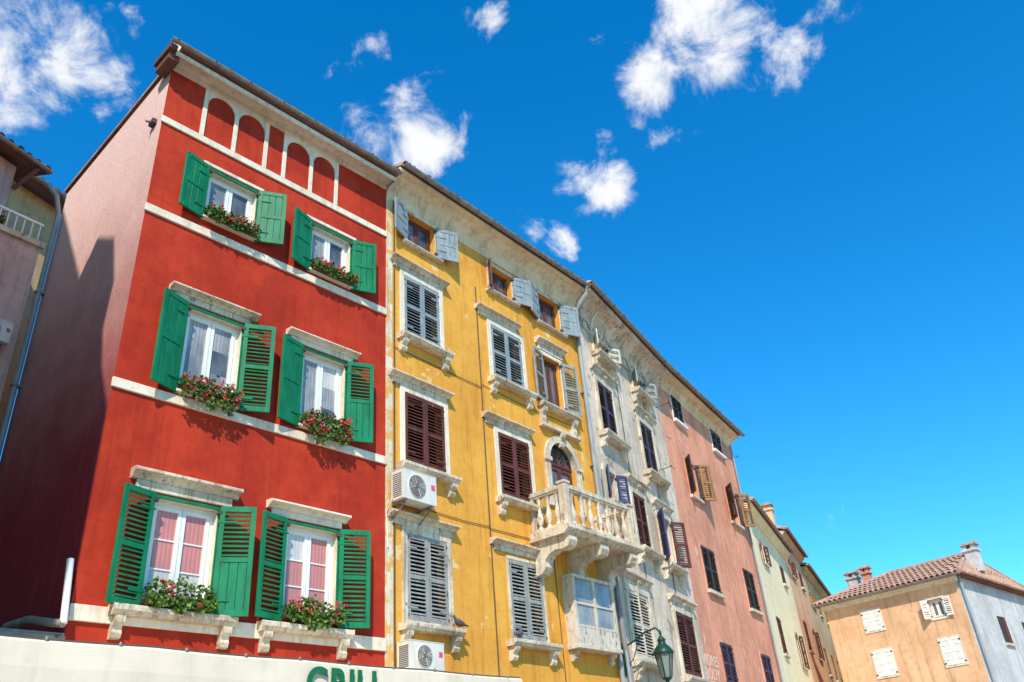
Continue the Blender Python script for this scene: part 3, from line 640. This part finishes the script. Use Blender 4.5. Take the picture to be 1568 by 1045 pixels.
def tri_fill(e0,e1,t0,t1):
    mb.poly([e0,e1,t1,t0],'tile')
    n=int((e1-e0).length/.24); ed=(e1-e0).normalized()
    nn=ed.cross((t1-e1)).normalized(); 
    if nn.z<0: nn=-nn
    upd=nn.cross(ed).normalized()
    if upd.z<0: upd=-upd
    H=(t0-e0).dot(upd); sa=(t0-e0).dot(ed); sb=(t1-e1).dot(ed); Lg=(e1-e0).length
    for i in range(n):
        x=(i+.5)*Lg/n; hmax=H
        if x<sa: hmax=H*x/sa
        if Lg-x<-sb: hmax=min(hmax,H*(Lg-x)/-sb)
        rows=max(1,int(hmax/.6))
        for j in range(rows):
            a=hmax*j/rows; b=min(hmax,hmax*(j+1)/rows+.03); P=[]
            for s_,r_ in ((a,.10),(b,.075)):
                for t in range(5):
                    an=math.pi*t/4; P.append(e0+ed*(x+r_*math.cos(an))+upd*s_+nn*(r_*math.sin(an)+(.02 if s_==a else 0)))
            mb.faces(P,[(t,t+1,6+t,5+t) for t in range(4)],'tile',True)
tri_fill(A0,A1,R0,R1); tri_fill(A1,A2,R1,R1); tri_fill(A2,A3,R1,R0); tri_fill(A3,A0,R0,R0)
mb.poly([A0-Vector((0,0,.03)),A1-Vector((0,0,.03)),A2-Vector((0,0,.03)),A3-Vector((0,0,.03))],'soffit')
for a,b in ((A0,R0),(A1,R1),(R0,R1),(A2,R1),(A3,R0)): mb.tube([a+Vector((0,0,.05)),b+Vector((0,0,.05))],.1,'tile',8)
gutter(mb,ul-ov,ov,-ov-.05,zE+.02)
mb.make('hip_roof',E)
mb=MB()
def ch(px,y,z,w,h,k): chimney(mb,f.at(px,872,y)[0],y,z,w,h,k)
ch(1302,4.2,zE+.5,.5,1.25,'greyw'); ch(1324,4.0,zE+.9,.36,.9,'pink'); ch(1497,3.0,zE+.5,.5,.9,'greyw')
mb.make('chimneys',E)
r=ray(1538,930); hd_=Vector((r.x,r.y)).normalized()*52; FR=Fac(hd_.x,hd_.y,120); E=empty('terracotta_roof_house',FR); zE=FR.at(1545,937)[1]
mb=MB(); hs=[(3+i*2.5,3.8+i*2.5,zE-2.4,zE-1.2) for i in range(3)]; wall(mb,-8,12,0,zE,hs,'orange'); body(mb,-8,12,zE,7,'orange'); mb.make('walls',E)
mb=MB(); tileroof(mb,-8.3,12,-.4,zE+.05,3.5,zE+1.2); gutter(mb,-8.3,12,-.45,zE)
for q in hs: closedpair(mb,*q,'brown',y=-.02)
mb.make('roof_and_shutters',E)
# ================================================================= LANE HOUSES (left)
r=ray(60,300); hd_=Vector((r.x,r.y)).normalized()*19; LH=Fac(hd_.x,hd_.y,21); E=empty('ochre_house',LH)
zE=LH.zz(22,250,88,297,-.5); ue=LH.at(92,330)[0]
mb=MB(); hs=[(-2.6,-1.8,zE-3,zE-1.6)]; wall(mb,-9,ue,0,zE,hs,'beige2'); body(mb,-9,ue,zE,6,'beige2'); mb.make('walls',E)
mb=MB(); tileroof(mb,-9,ue+.2,-.5,zE+.02,3,zE+1); gutter(mb,-9,ue+.2,-.55,zE)
mb.make('roof',E)
r=ray(20,250); hd_=Vector((r.x,r.y)).normalized()*16.6; LQ=Fac(hd_.x,hd_.y,21); E=empty('brown_eaved_house',LQ)
zE=LQ.zz(4,213,34,236,-.45); ue=LQ.at(24,262)[0]
mb=MB(); wall(mb,-7,ue,0,zE,[(ue-1.0,ue-.45,zE-1.5,zE-.5)],'pink2'); body(mb,-7,ue,zE,2.,'pink2'); mb.make('walls',E)
mb=MB(); tileroof(mb,-7,ue+.45,-.45,zE+.02,2,zE+.8); gutter(mb,-7,ue+.45,-.5,zE,rr=.06)
mb.tube([(ue+.2,-.4,zE-.05),(ue+.02,-.05,zE-.6)],.05,'soffit',6)
mb.make('roof',E)
flowers('potted_plants',LQ,ue-.9,ue-.1,zE-1.7,-.15,droop=.15,red=.5,dens=.8,ht=.25)
r=ray(30,400); hd_=Vector((r.x,r.y)).normalized()*15.5; LP=Fac(hd_.x,hd_.y,35); E=empty('dusty_pink_house',LP)
zE=LP.zz(2,352,60,368); ue=LP.at(56,400)[0]
mb=MB(); wall(mb,-8,ue,0,zE,[(-1.3,-.6,zE-3.2,zE-2)],'pink2'); body(mb,-8,ue,zE,1.,'pink2'); mb.box(-8,ue+.05,-.08,0-.001,zE-.12,zE,'stone'); mb.make('walls',E)
mb=MB()
for i in range(44):
    u=ue-.05-i*.15; mb.lathe((u,.1,zE),[(.016,0),(.016,.46)],'upvc',6)
mb.box(ue-6.5,ue,.07,.13,zE+.46,zE+.51,'upvc'); mb.box(ue-6.5,ue,.08,.12,zE+.05,zE+.08,'upvc'); mb.make('terrace_railing',E)
aircon('air_conditioner.002',LP,LP.at(-38,500,-.35)[0],-.06,LP.at(0,522,-.35)[1],.58,.4)
# gabled house across the lane (outside the picture, it throws the shadow on the red gable)
SUNB=math.radians(177); SUNE=math.radians(43)
sd=Vector((math.sin(SUNB)*math.cos(SUNE),math.cos(SUNB)*math.cos(SUNE),math.sin(SUNE)))
su=Vector((sd.x,sd.y)).dot(SIDE.d); sy=Vector((sd.x,sd.y)).dot(SIDE.n)
k=-5.0/sy
out=[(70,330),(92,300),(127,445),(134,398),(149,380),(150,364),(175,364),(175,430),(158,500),(156,560),(160,592)]
pts=[]
for a,b in out:
    u,z=SIDE.at(a,b); pts.append((min(u,-.02)+su*k,z+sd.z*k))
E=empty('gabled_neighbour_house',SIDE)
u_hi=-.03+su*k; zl=pts[-1][1]
poly=[(pts[0][0]-6,0),(u_hi,0),(u_hi,zl-.4)]+pts[::-1]+[(pts[0][0]-6,pts[0][1]+.5)]
mb=MB(); mb.poly([(u,-5,z) for u,z in poly],'beige2'); mb.poly([(u,-5.25,z) for u,z in poly],'beige2')
n=len(poly)
for i in range(n):
    a=poly[i];b=poly[(i+1)%n]; mb.poly([(a[0],-5,a[1]),(b[0],-5,b[1]),(b[0],-5.25,b[1]),(a[0],-5.25,a[1])],'beige2')
mb.box(pts[0][0]-6,u_hi-.02,-10,-5.26,0,zl-3,'beige2'); mb.make('walls',E)
# ================================================================= AWNING
A=empty('restaurant_awning',RED); f=RED; AY=-2.4
zA=f.zz(100,981,560,1016,AY); ua=f.at(-200,960,AY)[0]; ub=f.at(800,1044,AY)[0]
mb=MB(); N_=80
P=[]
for i in range(N_+1):
    u=ua+(ub-ua)*i/N_; P.append((u,.015*math.sin(u*2.3)+.004*math.sin(u*6.1+1),-.014*abs(math.sin(u*1.7))))
for i in range(N_):
    (a,da,ea),(b,db,eb)=P[i],P[i+1]
    rows=[(AY+.04,zA),(AY,zA-.03),(AY-.01,zA-.25),(AY-.0,zA-.5)]
    for j in range(3):
        (y0,z0),(y1,z1)=rows[j],rows[j+1]; s0,s1=j/3,(j+1)/3
        mb.poly([(a,y0+da*s0,z0+ea),(b,y0+db*s0,z0+eb),(b,y1+db*s1,z1+eb),(a,y1+da*s1,z1+ea)],'canvas')
    mb.poly([(a,AY+.04,zA+ea),(b,AY+.04,zA+eb),(b,-.06,zA+.35),(a,-.06,zA+.35)],'canvas')
    if i%7==0: mb.lathe((a,AY+.02,zA+ea),[(.012,-.01),(.02,.01),(.006,.03)],'metal',6)
mb.tube([(a,AY+.05,zA+e) for a,_,e in P],.018,'cable',6)
mb.make('canvas',A)
mb=MB()
for u in (ua+.1,ua+2.5,ub-2.5,ub-.1): mb.tube([(u,AY+.06,zA-.04),(u,-.05,zA+.2)],.025,'metal')
mb.make('frame_arms',A)
l=f.at(466,1022,AY); rgt=f.at(584,1032,AY); hgt=.34
letter('GRILL',A,l[0],AY-.05,f.zz(466,1022,584,1030,AY)-hgt,hgt,rgt[0]-l[0],'signgreen',.006,.012)
# ================================================================= LANTERN
LX,LZ=WHI.at(1022,1040,-.95); LT=WHI.at(1020,968,-.95)[1]; H=min(LT-LZ,1.1)
mb=MB(); o=Vector((LX,-.95,LZ))
mb.lathe(o,[(.02,-.1),(.05,-.03),(.1,0),(.11,.03)],'lampgreen',6,sm=False)
mb.lathe(o,[(.10,.03),(.19,H*.5)],'lampglass',6,sm=False)
ax=Vector((0,0,1)).cross(Vector((0,1,0))); b=Vector((0,0,1)).cross(ax)
for t in range(6):
    a=t*math.pi/3; d_=ax*math.cos(a)+b*math.sin(a); mb.tube([o+d_*.105+Vector((0,0,.03)),o+d_*.195+Vector((0,0,H*.5))],.014,'lampgreen',5)
mb.lathe(o,[(.23,H*.5),(.235,H*.53),(.17,H*.62),(.09,H*.7),(.08,H*.76),(.1,H*.78),(.05,H*.84),(.02,H*.88),(.035,H*.92),(.01,H)],'lampgreen',12)
mb.tube([(LX,-.95,LZ+H*.95),(LX,-.85,LZ+H*1.05),(LX,-.6,LZ+H*1.0),(LX,-.3,LZ+H*.85),(LX,0,LZ+H*.75)],.02,'lampgreen')
mb.tube([(LX,-.02,LZ+H*.3),(LX,-.25,LZ+H*.5),(LX,-.45,LZ+H*.92)],.012,'lampgreen')
mb.box(LX-.05,LX+.05,-.03,-.001,LZ+H*.2,LZ+H*.85,'lampgreen')
mb.make('street_lantern',fac=WHI)
# ================================================================= PIGEONS
def pigeon(name,fac,u,y,z,ang):
    mb=MB(); seg=10
    sp=[(-.19,.075,.004,.035),(-.12,.09,.018,.04),(-.06,.105,.05,.05),(0,.115,.068,.062),(.05,.13,.062,.062),(.085,.165,.038,.04),(.1,.2,.027,.028),(.115,.225,.028,.028),(.135,.23,.02,.018),(.15,.225,.007,.006),(.165,.22,.002,.002)]
    P=[];c,s=math.cos(ang),math.sin(ang)
    for x,zc,rz,ry in sp:
        for t in range(seg):
            a=2*math.pi*t/seg; yy=ry*math.cos(a); P.append((u+x*c-yy*s,y+x*s+yy*c,z+zc+rz*math.sin(a)))
    mb.faces(P,[(i*seg+j,i*seg+(j+1)%seg,(i+1)*seg+(j+1)%seg,(i+1)*seg+j) for i in range(len(sp)-1) for j in range(seg)],'feather',True)
    for yy in (-.025,.025):
        X=lambda x,q: (u+x*c-q*s,y+x*s+q*c)
        a=X(.01,yy); b=X(.02,yy); mb.tube([(a[0],a[1],z+.06),(b[0],b[1],z)],.004,'petal2',5)
        b2=X(.05,yy); mb.tube([(b[0],b[1],z+.004),(b2[0],b2[1],z+.004)],.004,'petal2',5)
    mb.make(name,fac=fac)
q=c['d1']; pigeon('pigeon',YEL,q[1]+.12,-.15,q[2]-.08,math.pi*.95)
q2=c['d2']; pigeon('pigeon.001',YEL,q2[0]+.02,-.15,q2[2]-.06,.3)
# ================================================================= GROUND
mb=MB(); mb.poly([(-1500,-1500,0),(1500,-1500,0),(1500,1500,0),(-1500,1500,0)],'cobble'); mb.make('street_paving')
# ================================================================= LIGHT + SKY
sl=bpy.data.lights.new('sun','SUN'); sl.energy=5.0; sl.angle=math.radians(.5); sl.color=(1,.93,.82)
so=bpy.data.objects.new('sun',sl); bpy.context.collection.objects.link(so); so.rotation_euler=sd.to_track_quat('Z','Y').to_euler(); so.location=(0,-20,40)
wd=bpy.data.worlds.new('World'); bpy.context.scene.world=wd; wd.use_nodes=True; N=wd.node_tree.nodes; L=wd.node_tree.links
bg=N['Background']; sky=N.new('ShaderNodeTexSky'); sky.sky_type='NISHITA'; sky.sun_disc=False; sky.sun_elevation=SUNE; sky.sun_rotation=SUNB; sky.air_density=1.1; sky.dust_density=.2; sky.ozone_density=2.0
bg.inputs[1].default_value=.15
tc=N.new('ShaderNodeTexCoord').outputs['Generated']
hs=N.new('ShaderNodeHueSaturation'); hs.inputs['Saturation'].default_value=1.45; hs.inputs['Hue'].default_value=.490; L.new(sky.outputs[0],hs.inputs['Color'])
skyc=mix(N,L,1.,hs.outputs[0],(.7,1.38,1.66),'MULTIPLY')
def vm(op,a,b=None,s=None):
    n=N.new('ShaderNodeVectorMath'); n.operation=op; L.new(a,n.inputs[0])
    if b is not None:
        if isinstance(b,(tuple,Vector)): n.inputs[1].default_value=tuple(b)
        else: L.new(b,n.inputs[1])
    if s is not None: n.inputs['Scale'].default_value=s
    return n
wn=N.new('ShaderNodeTexNoise'); wn.inputs['Scale'].default_value=9; wn.inputs['Detail'].default_value=4; L.new(tc,wn.inputs['Vector'])
w1=vm('SUBTRACT',wn.outputs['Color'],(.5,.5,.5)).outputs[0]; w2=vm('SCALE',w1,s=.075).outputs[0]; dirw=vm('ADD',tc,w2).outputs[0]
blobs=[(40,60,140,1.1),(140,120,75,.85),(110,20,70,.55),(20,150,65,.8),
 (745,15,36,.8),(720,75,20,.45),(635,150,44,.7),(662,232,58,1.1),(540,105,34,.5),(585,70,32,.45),(535,200,55,.55),
 (1085,35,108,1.1),(1000,115,72,1.05),(960,45,55,.5),(1195,85,65,.85),(1255,8,48,.65),
 (932,222,36,.8),(1022,215,42,.95),(975,240,32,.6),(918,283,52,1.1),(888,325,28,.6),(970,182,32,.6),
 (860,374,32,.85),(815,358,26,.8),(1562,862,26,.75),(1290,805,26,.3)]
acc=None
for bx,by,br,st in blobs:
    dv=ray(bx,by); ang=br/dv.length*1.5; dv.normalize()
    dd=vm('DISTANCE',dirw,dv).outputs['Value']; v=mr(N,L,dd,0.,ang,st,0.)
    if acc is None: acc=v
    else:
        m_=N.new('ShaderNodeMath'); m_.operation='MAXIMUM'; L.new(acc,m_.inputs[0]); L.new(v,m_.inputs[1]); acc=m_.outputs[0]
fb=N.new('ShaderNodeTexNoise'); fb.inputs['Scale'].default_value=16; fb.inputs['Detail'].default_value=7; fb.inputs['Roughness'].default_value=.64; fb.inputs['Distortion'].default_value=.35; L.new(tc,fb.inputs['Vector'])
ma=N.new('ShaderNodeMath'); ma.operation='MULTIPLY_ADD'; L.new(fb.outputs['Fac'],ma.inputs[0]); ma.inputs[1].default_value=3.2; L.new(acc,ma.inputs[2])
cm=mr(N,L,ma.outputs[0],1.88,2.85)
gate=mr(N,L,acc,.0,.2)
g2=N.new('ShaderNodeMath'); g2.operation='MULTIPLY'; L.new(cm,g2.inputs[0]); L.new(gate,g2.inputs[1])
cl=mix(N,L,g2.outputs[0],skyc,(6.5,6.6,6.8)); L.new(cl,bg.inputs[0])
# ================================================================= CAMERA
cd=bpy.data.cameras.new('camera'); cd.sensor_width=36; cd.lens=F/1568*36; cd.clip_end=5000; cd.clip_start=.1
co=bpy.data.objects.new('camera',cd); bpy.context.collection.objects.link(co)
co.matrix_world=Matrix((rt,fw,zen)).to_4x4(); co.location=(0,0,CAMZ)
sc=bpy.context.scene; sc.camera=co
sc.view_settings.view_transform='Standard'; sc.view_settings.look='None'; sc.view_settings.exposure=0
